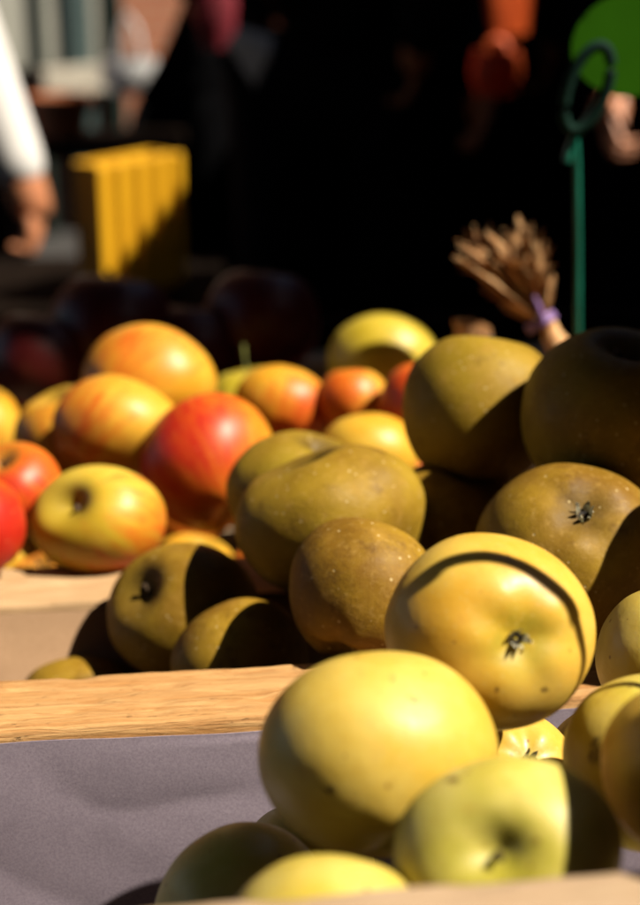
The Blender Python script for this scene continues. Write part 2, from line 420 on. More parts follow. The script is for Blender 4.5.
apple('yellow', 'amber yellow apple cut by the right edge, nearest the viewer there', 700, 775, 97, 95, 0.46, (.2, .8, -.4), green=.0, seed=9, stem=None, **Yk)
apple('yellow', 'yellow green apple at the right edge below the big brown russet apple', 678, 660, 80, 74, 0.585, (.4, .7, -.4), green=.5, seed=10, stem=None, **Yk)

apple('russet', 'large russet apple with a dark bristly calyx and a hard shadow on its right side', 570, 555, 97, 92, 0.7021, (.03, .56, .83), 'calyx', green=.3, seed=11, stem=None, dbas=.17, hgt=.88, lobes=.010, **Rk)
apple('russet', 'olive russet apple at the top of the heap, in front of the dried husk bundle', 480, 412, 78, 75, 0.8119, (.12, .95, -.05), green=.75, seed=12, stem='short', hgt=.95, taper=.12, **Rk)
apple('russet', 'russet apple in deep black shade at the right edge', 615, 415, 93, 90, 0.7517, (.1, .8, .4), green=.5, seed=13, stem='stub', **Rk)
apple('russet', 'smooth olive brown apple with a dented shoulder in the centre of the russet heap', 330, 523, 95, 79, 0.76, (-.42, .86, .12), green=.7, seed=14, stem=None, hgt=.9, lobes=.07, dcav=.42, lump=.05, **Rk)
apple('russet', 'olive apple whose sunlit rim shows just behind the dented olive brown apple', 300, 490, 74, 60, 0.83, (.3, .85, .3), green=.9, seed=15, stem=None, lobes=.05, **Rk)
apple('russet', 'brown speckled russet apple touching the rail beside the yellow apple with the calyx', 364, 592, 75, 75, 0.694, (.35, .80, -.45), green=.1, seed=16, stem=None, taper=.16, hgt=.95, lump=.04, **Rk)
apple('russet', 'russet apple with a dark stem hollow on its left, beside the brown paper', 182, 610, 76, 68, 0.7925, (-.62, .42, .66), green=.55, seed=17, stem='stub', dcav=.30, **Rk)
apple('russet', 'russet apple half in black shadow, dipping behind the rough orange rail', 240, 662, 69, 65, .7412, (-.5, .7, -.4), green=.15, seed=18, stem=None, taper=.2, **Rk)
apple('russet', 'tip of a russet apple peeping over the rail under the brown paper', 80, 697, 60, 42, 0.8027, (-.2, .8, -.4), green=.3, seed=19, stem=None, **Rk)
apple('russet', 'russet apple buried in black shade between the olive and the large russet apples', 452, 522, 66, 60, .80, (.2, .7, .2), green=.3, seed=20, stem=None, group=GR)
for k, (off_, z_, rr_) in enumerate((((.206, .686, -.162), 0, .050), ((.236, .592, -.190), 0, .038), ((.235, .775, -.25), 0, .041))):  # unseen apples added sunward to shade the russets in view
    p = CAM + Vector(off_); d = p - CAM; Zc = d.dot(FWD); uu = 320 + F * d.dot(RIGHT) / Zc; vv = 452.5 - F * d.dot(UP) / Zc
    apple('russet', ['russet apple crowning the heap beyond the right edge', 'russet apple beside the rail beyond the right edge', 'russet apple at the back beyond the right edge'][k],
          uu, vv, rr_ * F / Zc, rr_ * .94 * F / Zc, Zc, (.2, .9, .1), green=.4, seed=60 + k, group=GR)

p = Vector((.145, .352, -.193)); Zc = p.dot(FWD)  # unseen apple added so its shadow edge crosses the pale green one
apple('yellow', 'yellow apple on top of the heap beyond the right edge', 320 + F * p.x / Zc, 452.5 - F * p.dot(UP) / Zc, .036 * F / Zc, .035 * F / Zc, Zc, (.1, .9, .1), seed=70, group=GY)
ap = apple
ap('blushed', 'greenish yellow blushed apple with a deep dark stem hollow, resting on the pale rail', 98, 520, 68, 55, 0.862, (-.42, .40, .81), blush=(.75, -.6, .1), amt=.55, green=.6, seed=21, stem='stub', dcav=.36, **Bk)
ap('blushed', 'reddest round apple with a glossy highlight, in the middle of the blushed heap', 208, 463, 67, 70, 0.935, (-.45, .75, -.45), blush=(-.6, .45, .6), amt=.98, seed=22, stem=None, **Bk)
ap('blushed', 'pale orange apple between the reddest apple and the one crowning the heap', 118, 427, 64, 52, 0.965, (.45, .75, -.2), blush=(-.8, .0, .4), amt=.50, seed=23, stem=None, **Bk)
ap('blushed', 'yellow apple with a red band, crowning the blushed heap', 150, 380, 67, 56, 1.03, (.55, .55, -.6), blush=(-.3, .35, .85), amt=.42, seed=24, stem=None, taper=.22, **Bk)
ap('blushed', 'golden apple behind the pale orange apple, near the left edge', 62, 436, 48, 52, 1.0248, (-.3, .8, .3), blush=(-.5, -.3, .6), amt=.42, seed=25, stem=None, **Bk)
ap('blushed', 'deep yellow apple cut by the left edge, uppermost there', -22, 427, 43, 44, 1.138, (.2, .8, .2), blush=(-.5, -.2, .6), amt=.36, seed=26, stem=None, **Bk)
ap('blushed', 'orange red apple with a dark stem hollow at the left edge', 14, 490, 48, 48, 0.885, (-.2, .76, .55), blush=(.1, .1, .9), amt=.86, seed=27, stem='stub', **Bk)
ap('blushed', 'crimson apple cut by the left edge, lowest there', -26, 530, 51, 52, 0.83, (-.3, .8, .2), blush=(.5, .1, .8), amt=1.15, seed=28, stem=None, **Bk)
ap('blushed', 'orange yellow apple behind the reddest apple', 283, 405, 49, 40, 1.0449, (.2, .8, -.4), blush=(.5, -.6, .5), amt=.66, seed=29, stem=None, **Bk)
ap('blushed', 'pale green apple with an upright green stem, behind the orange yellow apple', 252, 410, 46, 44, 1.103, (-.15, .96, .15), green=.9, seed=30, stem='long', dcav=.22, **Bk)
ap('blushed', 'small orange apple in front of the greenish apple at the back', 354, 402, 36, 32, 1.03, (.0, .98, -.1), blush=(-.6, .2, .7), amt=.58, seed=31, stem='stub', **Bk)
ap('blushed', 'big greenish yellow apple at the very back, half in shadow', 383, 362, 56, 49, 1.1474, (.2, .7, -.6), green=.8, seed=32, stem=None, **Bk)
ap('blushed', 'orange red apple squeezed behind the olive russet apple at the top', 424, 412, 46, 50, 0.995, (.3, .8, .3), blush=(-.5, .1, .8), amt=.85, seed=33, stem=None, **Bk)
ap('blushed', 'plain yellow apple showing above the dented olive brown apple', 366, 456, 52, 43, 0.955, (-.2, .7, -.5), green=.15, seed=34, stem=None, **Bk)
ap('blushed', 'thin yellow sliver of an apple under the reddest apple', 193, 572, 44, 38, 1.0271, (.2, .7, .2), blush=(0, -.5, .5), amt=.3, seed=35, stem=None, **Bk)

FILL = []
def filler(kind, label, group, cells, zc, rad, seed):
    proto = None
    placed = [(o.matrix_world.translation if False else Vector(o.location), max(o.dimensions) / 2 * .93) for o in COL.objects if o.get('category') == 'apple']
    for (x, y) in cells:
        p = CAM + Vector((x, y, zc))
        if any((p - q).length < (rad + rq) * .93 for q, rq in placed): continue
        if proto is None:
            Zc = (p - CAM).dot(FWD)
            proto = apple(kind, label, 320 + F * x / Zc, 452.5 - F * (p - CAM).dot(UP) / Zc, rad * F / Zc, rad * .93 * F / Zc, Zc, (.2, .85, .2), blush=(.2, .3, .8) if kind == 'blushed' else None, amt=.6, green=.3, seed=seed, stem='short', group=group)
        else:
            c = proto.copy(); COL.objects.link(c); c.location = p; c.rotation_euler = (0, 0, R.uniform(0, 6.28))
            for ch in proto.children:
                d = ch.copy(); COL.objects.link(d); d.parent = c
        placed.append((p, rad))
bpy.context.view_layer.update()
filler('blushed', 'blushed apple in the bottom layer of the back crate, almost hidden under the heap', GB, [(-.235 + .068 * i + .02 * (k % 2) + .12 * 0, .845 + .066 * k + .0082 * i) for k in range(5) for i in range(6)], -.408, .032, 80)
filler('russet', 'russet apple in the bottom layer of the middle crate, almost hidden under the heap', GR, [(-.10 + .07 * i, .635 + .062 * k + .0084 * i) for k in range(2) for i in range(5)], -.408, .030, 81)
filler('yellow', 'yellow apple in the bottom layer of the front crate, almost hidden under the heap', GY, [(.03 + .066 * i, .40 + .064 * k + .008 * i) for k in range(2) for i in range(3)], -.408, .029, 82)
for kind, lab, grp, y0, rad, sd in (('yellow', 'yellow apple in the slope of the front heap beyond the right edge', GY, .385, .032, 83), ('russet', 'russet apple in the slope of the middle heap beyond the right edge', GR, .665, .034, 84)):
    for lay, zc in enumerate((-.405, -.350, -.297)):
        filler(kind, lab, grp, [(.20 + .02 * (lay % 2) + .068 * i, y0 + .066 * k + .0082 * i) for k in range(2) for i in range(3)], zc, rad, sd + lay * 10)
# ------------------------------------------------------------------ crates, papers, table
TZ = 1.2 - .450                      # table top
RZ = math.radians(6.9)
def rail_frame(h, uv):               # world point where a ray meets the plane h below the camera
    d = RIGHT * ((uv[0] - 320) / F) + UP * ((452.5 - uv[1]) / F) + FWD
    return CAM + d * (-h / d.z)
H1, H2, H0 = .322, .355, .2396
a1 = rail_frame(H1, (0, 733)); b1_ = rail_frame(H1, (0, 680))
T1 = .046
a2 = rail_frame(H2, (0, 607)); T2 = .052
XD = Vector((math.cos(RZ), math.sin(RZ), 0)); YD = Vector((-math.sin(RZ), math.cos(RZ), 0))
O1 = a1 - XD * ((a1.x + .30) / XD.x)                 # left end of the middle rail's near edge
def crate(name, label, cat_loc, W, D, zt_front, tf, zt_back, tb, mat_front, front_name='front_board', gap_floor=True):
    """local frame: x along the rails, y away; origin at the near left bottom corner"""
    t = empty(name, cat_loc, RZ, label=label, cat='crate', group='wooden apple crates')
    hf, hb = zt_front - TZ, zt_back - TZ
    link('front_board', plank(W, tf, hf - .002, seed=len(name) + int(W * 100), cuts=420), mat_front, t, (W / 2, tf / 2, hf / 2 + .001))
    link('back_board', plank(W, tb, hb - .002, seed=5, cuts=30), M['darkwood'] if mat_front == M['darkwood'] else M['board'], t, (W / 2, D - tb / 2, hb / 2 + .001))
    hs = min(hf, hb) - .012
    for x in (.009, W - .009):
        o = link('side_board', plank(D - tf - tb - .004, .016, hs, seed=7, cuts=20), M['darkwood'] if mat_front == M['darkwood'] else M['board'], t, (x, tf + (D - tf - tb) / 2, hs / 2 + .001))
        o.rotation_euler = (0, 0, math.pi / 2)
    nsl = max(3, int((D - tf - tb) / .085)); w = (D - tf - tb - .004) / nsl
    for k in range(nsl):
        link('floor_slat', plank(W - .04, w - .008, .007, seed=k, cuts=10), M['board'], t, (W / 2, tf + .002 + w * (k + .5), .0055))
    return t
yf = .20
O0 = O1 - YD * (O1.y - 0) * 0
def loc_at(origin, x, y, z): return origin + XD * x + YD * y + Vector((0, 0, z - origin.z))
base = Vector((O1.x, O1.y, TZ))
f0 = rail_frame(H0, (530, 877)); T0 = .030; Dfront = (a1 - f0).dot(YD) + T0
crateA = crate('wooden_crate', 'nearest crate holding the yellow apples, with a blurred weathered front board', base - YD * Dfront + Vector((0, 0, .0)), .78, Dfront - .003, 1.2 - H0, T0, 1.2 - H1 - .008, .003, M['board'])
D1 = (a2 - a1).dot(YD)
crateB = crate('wooden_crate', 'middle crate holding the russet apples, with a rough torn orange rail', base, .78, D1 - .003, 1.2 - H1, T1, 1.2 - H2 - .008, .003, M['rail'])
crateC = crate('wooden_crate', 'back crate holding the blushed red and yellow apples, with a smooth pale rail', base + YD * D1, .78, .52, 1.2 - H2, T2, 1.2 - H2 - .02, .014, M['rail_pale'])

def sheet(name, label, mat, pts_fn, nx, ny, thick=.0006):
    bm = bmesh.new(); g = [[bm.verts.new(pts_fn(i / nx, j / ny)) for j in range(ny + 1)] for i in range(nx + 1)]
    for i in range(nx):
        for j in range(ny): bm.faces.new((g[i][j], g[i + 1][j], g[i + 1][j + 1], g[i][j + 1]))
    bmesh.ops.recalc_face_normals(bm, faces=bm.faces)
    bmesh.ops.solidify(bm, geom=bm.faces[:], thickness=thick)
    return tag(link(name, bm, mat), label, 'paper liner', 'paper crate liners')
def prof_point(prof, s):
    L = [0]
    for a, b in zip(prof, prof[1:]): L.append(L[-1] + math.dist(a, b))
    d = s * L[-1]
    for i in range(len(prof) - 1):
        if d <= L[i + 1] or i == len(prof) - 2:
            k = (d - L[i]) / (L[i + 1] - L[i]); return [prof[i][j] + (prof[i + 1][j] - prof[i][j]) * k for j in (0, 1)]
def smooth_prof(p, n=3):
    for _ in range(n):
        q = [p[0]]
        for a, b in zip(p, p[1:]):
            q += [tuple(a[j] * .75 + b[j] * .25 for j in (0, 1)), tuple(a[j] * .25 + b[j] * .75 for j in (0, 1))]
        p = q + [p[-1]]
    return p
prA = smooth_prof([(-.0062, 1.2 - H1 - .0012), (-.0075, 1.2 - H1 - .012), (-.0095, 1.2 - H1 - .035), (-.0115, TZ + .060), (-.0145, TZ + .030), (-.024, TZ + .0115), (-.07, TZ + .0105), (-.12, TZ + .0105)])
def fnA(s, tt):
    y, z = prof_point(prA, tt); x = .02 + .74 * s
    w = min(1, tt * 6)
    n = noise.noise(Vector((x * 9, z * 14 + y * 8, 1.3))) * .0035 + noise.noise(Vector((x * 22 + z * 30, z * 25, 5))) * .0004
    edge = .0006 * noise.noise(Vector((x * 30, 0, 2)))
    return loc_at(base, x, y - abs(n) * 1.0 * (.25 + w), z + edge + (0.0 if tt > .02 else -.003 * max(0, noise.noise(Vector((x * 5, 3, 3))))))
sheet('paper_liner', 'violet grey paper sheet hanging below the rough orange rail in the front crate', M['paper'], fnA, 150, 90)
prB = smooth_prof([(-.0062, 1.2 - H2 - .0015), (-.012, 1.2 - H2 - .015), (-.045, TZ + .030), (-.07, TZ + .013), (-.12, TZ + .012)])
def fnB(s, tt):
    y, z = prof_point(prB, tt); x = .02 + .74 * s
    n = noise.noise(Vector((x * 8, z * 14, 8.3))) * .003
    return loc_at(base + YD * D1, x, y - abs(n) * min(1, tt * 5), z)
sheet('paper_liner', 'smooth brown paper sheet sloping below the pale rail, behind the russet apples', M['kraft'], fnB, 80, 50)

t = empty('market_table', (0, .85, 0), RZ, label='black cloth covered stall table under the apple crates', cat='table')
bm = bmesh.new(); bx(bm, (-.9, -.75, TZ - .03), (.9, .78, TZ - .0005), .004); link('tabletop', bm, M['darkwood'], t, smooth=False)
for x in (-.84, .84):
    for y in (-.69, .72):
        bm = bmesh.new(); bx(bm, (x - .025, y - .025, 0.001), (x + .025, y + .025, TZ - .031), .003); link('leg', bm, M['darkwood'], t, smooth=False)

# crate and apples at the back, coloured near black to stand in for shade
base2 = base + YD * (D1 + .53)
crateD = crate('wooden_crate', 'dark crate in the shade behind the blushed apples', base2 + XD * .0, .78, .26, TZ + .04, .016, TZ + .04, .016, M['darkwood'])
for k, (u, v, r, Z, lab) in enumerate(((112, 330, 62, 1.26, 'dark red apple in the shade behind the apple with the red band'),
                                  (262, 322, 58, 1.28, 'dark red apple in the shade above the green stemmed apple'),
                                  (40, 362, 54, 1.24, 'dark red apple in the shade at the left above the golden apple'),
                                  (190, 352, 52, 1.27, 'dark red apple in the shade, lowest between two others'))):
    ap('blushed', lab, u, v, r, r * .92, Z, (.1, .9, .1), blush=(0, .3, .9), amt=2.6, seed=40 + k, stem='short', group='dark apples in the shade behind')  # high amount darkens the skin itself in place of shade

# dried corn husk bundle with ribbon
tie = at(541, 322, 1.02)
hb = empty('dried_corn_bundle', tie + Vector((.0, .0, -.035)), 0, label='bundle of dried brown corn husks tied with a violet ribbon, behind the russet heap', cat='dried corn')
def husks(par, origin, tips, wid, seed):
    rr = random.Random(seed)
    for tip, w in tips:
        bm = bmesh.new(); n = 14
        mid = origin.lerp(tip, .5) + Vector((rr.uniform(-.008, .008), rr.uniform(-.008, .008), rr.uniform(-.004, .008)))
        cur = Vector((rr.uniform(-.010, .010), rr.uniform(-.008, .008), rr.uniform(-.006, .004)))
        tw = rr.uniform(-1.6, 1.6); a0 = rr.uniform(0, 3.14); rows = []
        for i in range(n + 1):
            s = i / n; p = origin * (1 - s) ** 2 + mid * 2 * s * (1 - s) + tip * s * s + cur * max(0, s - .6) ** 2 * 6
            d = (tip - origin).normalized(); e = d.orthogonal().normalized(); f = d.cross(e); a = a0 + tw * s
            side = e * math.cos(a) + f * math.sin(a); up = d.cross(side)
            hw = w * 1.45 * (.22 + 1.1 * math.sin(math.pi * min(1, s * .8 + .08)) ** .8) * (1 if s < .85 else (1.03 - s) / .18)
            rows.append([bm.verts.new(p + side * hw * k + up * (-abs(k) ** 2 * hw * .55) + d * .002 * noise.noise(Vector((s * 9, k * 3, seed)))) for k in (-1, -.5, 0, .5, 1)])
        for A, B in zip(rows, rows[1:]):
            for k in range(4): bm.faces.new((A[k], A[k + 1], B[k + 1], B[k]))
        bmesh.ops.solidify(bm, geom=bm.faces[:], thickness=.0005)
        o = link('husk_leaf', bm, M['husk']); o.parent = par; o.matrix_parent_inverse = Matrix.Translation(-par.location)
tips = []; rh = random.Random(21)
for (u, v) in ((466, 246), (474, 236), (484, 231), (494, 233), (503, 238), (516, 221), (523, 226), (531, 236), (537, 250), (543, 266), (478, 262), (488, 276), (500, 252), (510, 246), (497, 294), (520, 254)):
    for q in range(8):
        tips.append((at(u + rh.uniform(-8, 8), v + rh.uniform(-6, 12), 1.02 + rh.uniform(-.016, .018)), rh.uniform(.0012, .0032)))
husks(hb, tie, tips, .006, 4)
bm = bmesh.new()
pts = [tie + Vector((.004, 0, .004)), at(552, 336, 1.02), at(566, 356, 1.015), at(580, 395, 1.02)]
tube(bm, pts, [.004, .007, .010, .012], 14); o = link('corn_ear', bm, M['husk']); o.parent = hb; o.matrix_parent_inverse = Matrix.Translation(-hb.location)
bm = bmesh.new()
c0 = at(541, 322, 1.02); ax = (pts[1] - at(505, 258, 1.02)).normalized(); e = ax.orthogonal().normalized(); f_ = ax.cross(e)
for j, oo in enumerate((-.0015, .0015)):
    tube(bm, [c0 + ax * oo + (e * math.cos(a * math.pi / 10) + f_ * math.sin(a * math.pi / 10)) * .0095 for a in range(21)], .0022, 7, cap=False)
for (u, v, z) in (((538, 306), (534, 296), 0),):
    tube(bm, [c0 + FWD * -.011, at(u[0], u[1], 1.005), at(v[0], v[1], 1.004)], [.0018, .002, .001], 7)
o = link('ribbon', bm, M['ribbon']); o.parent = hb; o.matrix_parent_inverse = Matrix.Translation(-hb.location)
tie2 = at(480, 372, 1.09)
hb2 = empty('dried_corn_bundle', tie2, 0, label='low tuft of orange brown dried husks behind the olive russet apple', cat='dried corn')
husks(hb2, tie2, [(at(u, v, 1.09 + dz), w) for (u, v, dz, w) in ((447, 326, 0, .008), (456, 320, .01, .009), (468, 326, -.006, .008), (476, 334, .01, .007), (440, 340, .01, .007))], .006, 9)

# green price card on a stake
py = 1.0
sp = at_y(578, 345, py)
st = empty('price_card_holder', Vector((sp.x, sp.y, TZ)), 0, label='green stake with a looped clip holding a rounded green card, at the top right', cat='sign')
def part(name, bm, mat, par): 
    o = link(name, bm, mat); o.parent = par; o.matrix_parent_inverse = Matrix.Translation(-par.location); return o
bm = bmesh.new(); tube(bm, [Vector((sp.x, sp.y, TZ + .005)), sp, at_y(578, 240, py), at_y(577, 160, py), at_y(575, 132, py)], .0023, 10); part('stake', bm, M['stake'], st)
bm = bmesh.new(); loop = [at_y(576 + 4 + 18 * math.cos(a) + 17 * (math.sin(a) + 1) * .9 - 8, 88 - 42 * math.sin(a) + 6 * math.cos(a), py - .008) for a in [k * 2 * math.pi / 28 - 1.7 for k in range(29)]]
tube(bm, loop, .0038, 12); part('clip_loop', bm, M['clip'], st)
bm = bmesh.new(); tube(bm, [at_y(575, 136, py), at_y(569, 150, py - .004), at_y(567, 162, py - .004)], .003, 8); tube(bm, [at_y(577, 134, py), at_y(595, 108, py - .006), at_y(610, 86, py - .006)], .003, 8); part('clip_prong', bm, M['stake'], st)
bm = bmesh.new(); outl = []
cu, cvv, rad = 636, 42, 68
for k in range(0, 40):
    a = k * 2 * math.pi / 40; sx = abs(math.cos(a)) ** 1.0 * math.copysign(1, math.cos(a)); sy = abs(math.sin(a)) ** 1.0 * math.copysign(1, math.sin(a))
    outl.append(at_y(cu + rad * sx + 3, cvv - 54 * sy - 0.10 * rad * sx, py + .020 + .004 * sx))
vs = [bm.verts.new(p) for p in outl]; bm.faces.new(vs); bmesh.ops.solidify(bm, geom=bm.faces[:], thickness=.0015); part('card', bm, M['card'], st)

# invented holder added outside the frame, its hoop shaped to throw the curved shadow
CY1 = at(490, 632, .530)
def hit(u, v):                     # on the sphere of the yellow apple with the calyx
    d = (at(u, v, 1) - CAM).normalized(); oc = CAM - CY1; r = .0358
    b = oc.dot(d); c = oc.dot(oc) - r * r; D_ = max(0, b * b - c); return CAM + d * (-b - math.sqrt(D_))
hoop = [hit(490 + 98 * math.cos(math.radians(a)), 652 - 101 * math.sin(math.radians(a))) + SUN * .25 for a in (148, 130, 115, 100, 85, 70, 55, 42, 30, 22)]
bm = bmesh.new()
for i in range(2):
    q = [hoop[0]]
    for a, b in zip(hoop, hoop[1:]): q += [a * .75 + b * .25, a * .25 + b * .75]
    hoop = q + [hoop[-1]]
foot = Vector((hoop[-1].x + .04, hoop[-1].y - .01, TZ + .008))
st2 = empty('price_card_holder', foot, 0, label='bare green wire hook on a stake beyond the right edge', cat='sign')
tube(bm, hoop, .0029, 9); part('hook', bm, M['stake'], st2)
bm = bmesh.new(); tube(bm, [hoop[-1], hoop[-1].lerp(foot, .3) + Vector((.012, 0, 0)), foot], .0019, 9); part('stake', bm, M['stake'], st2)

# ------------------------------------------------------------------ setting
bm = bmesh.new(); bmesh.ops.create_grid(bm, x_segments=2, y_segments=2, size=150); tag(link('ground', bm, M['asphalt'], loc=(0, 0, 0)), kind='structure')

def canopy(label, corners, z, poles=(0, 1, 2, 3)):
    x0, y0 = corners[0][0], corners[0][1]
    t = empty('market_canopy', (x0, y0, 0), 0, label=label, cat='canopy', group='dark market canopies')
    bm = bmesh.new(); vs = [bm.verts.new((c[0], c[1], z)) for c in corners]; bm.faces.new(vs)
    bmesh.ops.subdivide_edges(bm, edges=bm.edges[:], cuts=6, use_grid_fill=True)
    bmesh.ops.recalc_face_normals(bm, faces=bm.faces); bmesh.ops.solidify(bm, geom=bm.faces[:], thickness=.004); part('canvas', bm, M['canopy'], t)
    for c in [corners[k] for k in poles]:
        m_ = Vector((sum(q[0] for q in corners) / 4, sum(q[1] for q in corners) / 4)); p = Vector(c).lerp(m_, .02)
        bm = bmesh.new(); tube(bm, [(p.x, p.y, .001), (p.x, p.y, z - .01)], .018, 10); part('pole', bm, M['pole'], t)
    return t
CZ = 2.35
canopy('dark canopy over the apple stall', [(-2.6, -1.2), (.96, -1.2), (.96, 1.25), (-2.6, 1.25)], CZ + .12, (0, 1, 3))  # added out of view to keep sky light off the apples
canopy('dark canopy of the stall behind', [(.82, .866), (4.2, .291), (4.2, 2.175), (.985, 2.175)], CZ, (1, 2))
canopy('dark canopy of the farthest stall', [(1.00, 2.28), (4.6, 2.28), (4.6, 6.0), (1.25, 6.0)], CZ, (1, 2, 3))  # added unseen, set apart so sun falls through the gap
canopy('dark canopy of the stall on the left', [(-3.0, 1.30), (.48, 1.30), (.48, 2.75), (-3.0, 2.75)], CZ + .06, (0, 3))  # added out of view to darken the background
canopy('dark canopy of the neighbouring stall on the right', [(1.46, -.07), (4.2, -.07), (4.2, .62), (1.46, .62)], CZ - .05, (1, 2))  # added unseen to cut low sky and narrow the sun slot
canopy('dark canopy of the stall across the aisle behind the viewer', [(1.00, -3.0), (4.2, -3.0), (4.2, -.11), (1.00, -.11)], CZ, (0, 1))  # added out of view to close off sky behind the camera

# black sheet put in place of the shade behind the shoppers
cy = 3.35
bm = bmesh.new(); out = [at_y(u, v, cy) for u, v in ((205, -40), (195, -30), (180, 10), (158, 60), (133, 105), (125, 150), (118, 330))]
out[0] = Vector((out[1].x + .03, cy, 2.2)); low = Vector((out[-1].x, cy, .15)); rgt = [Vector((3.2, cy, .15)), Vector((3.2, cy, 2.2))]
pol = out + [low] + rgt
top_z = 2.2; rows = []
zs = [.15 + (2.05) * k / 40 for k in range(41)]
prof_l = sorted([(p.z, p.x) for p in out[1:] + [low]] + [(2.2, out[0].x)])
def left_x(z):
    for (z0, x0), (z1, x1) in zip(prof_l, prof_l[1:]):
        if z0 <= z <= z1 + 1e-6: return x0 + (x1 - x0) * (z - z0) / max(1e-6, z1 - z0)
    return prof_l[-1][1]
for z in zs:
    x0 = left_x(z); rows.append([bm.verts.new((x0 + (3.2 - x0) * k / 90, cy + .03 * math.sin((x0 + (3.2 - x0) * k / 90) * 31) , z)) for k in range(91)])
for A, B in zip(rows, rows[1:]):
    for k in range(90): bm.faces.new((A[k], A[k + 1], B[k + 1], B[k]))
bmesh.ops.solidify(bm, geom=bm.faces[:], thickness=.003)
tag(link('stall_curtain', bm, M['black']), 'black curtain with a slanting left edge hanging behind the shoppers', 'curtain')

# brick shop front across the street
BR = math.radians(42); BO = Vector((at_y(90, 60, 6.0).x, 6.0, 0))
bl = empty('brick_building', BO, BR, label='terracotta brick shop front across the street with grey green posts', cat='building')
def on_wall(u, v):                 # where a ray meets the facade, in the facade's own frame
    n = Vector((math.sin(BR), -math.cos(BR), 0)); d = RIGHT * ((u - 320) / F) + UP * ((452.5 - v) / F) + FWD
    p = CAM + d * ((BO - CAM).dot(n) / d.dot(n)); return Matrix.Rotation(-BR, 3, 'Z') @ (p - BO)
def bpart(nm, mat, lo, hi, bev=.004):
    bm = bmesh.new(); bx(bm, lo, hi, bev); link(nm, bm, mat, bl, smooth=False)
bpart('wall', M['brick'], (-4, 0, 0), (7, 4, 5.5), 0)
for (u0, u1, dep) in ((-40, 26, .05), (34, 57, .05), (79, 92, .06)):
    bpart('shop_panel', M['panel'], (on_wall(u0, 62).x, -dep, on_wall(45, 66).z), (on_wall(u1, 62).x, -.002, 3.0))
for (u0, u1, mat, dep) in ((26, 34, 'dgpaint', .09), (57, 79, 'gpaint', .10), (100, 110, 'dgpaint', .10)):
    bpart('post', M[mat], (on_wall(u0, 62).x, -dep, .002), (on_wall(u1, 62).x, -.004, 3.1))
bpart('ledge', M['trim'], (on_wall(22, 78).x, -.16, on_wall(52, 90).z), (on_wall(84, 78).x, -.104, on_wall(52, 64).z))

# unseen houses added behind and right of the viewer to block low sky
def house(label, lo, hi, side):
    t = empty('brick_house', (lo[0], lo[1], 0), 0, label=label, cat='building', group='houses lining the market lane')
    bm = bmesh.new(); bx(bm, lo, hi); part('wall', bm, M['housebrick'], t)
    bm = bmesh.new(); bx(bm, (lo[0] - .2, lo[1] - .2, hi[2] + .002), (hi[0] + .2, hi[1] + .2, hi[2] + .25), .02); part('roof', bm, M['gpaint'], t)
    for k in range(4):
        for z0 in (.9, 3.6):
            bm = bmesh.new()
            if side == 'y': x = lo[0] + (hi[0] - lo[0]) * (k + .5) / 4; bx(bm, (x - .5, hi[1] + .003, z0), (x + .5, hi[1] + .05, z0 + 1.6), .01)
            else: y = lo[1] + (hi[1] - lo[1]) * (k + .5) / 4; bx(bm, (lo[0] - .05, y - .5, z0), (lo[0] - .003, y + .5, z0 + 1.6), .01)
            part('window', bm, M['gpaint'], t)
house('dark brick house behind the viewer', (-9, -9, 0), (4.4, -3.6, 7), 'y')
house('dark brick house at the right end of the lane', (5.2, -7, 0), (10, 9, 5.6), 'x')

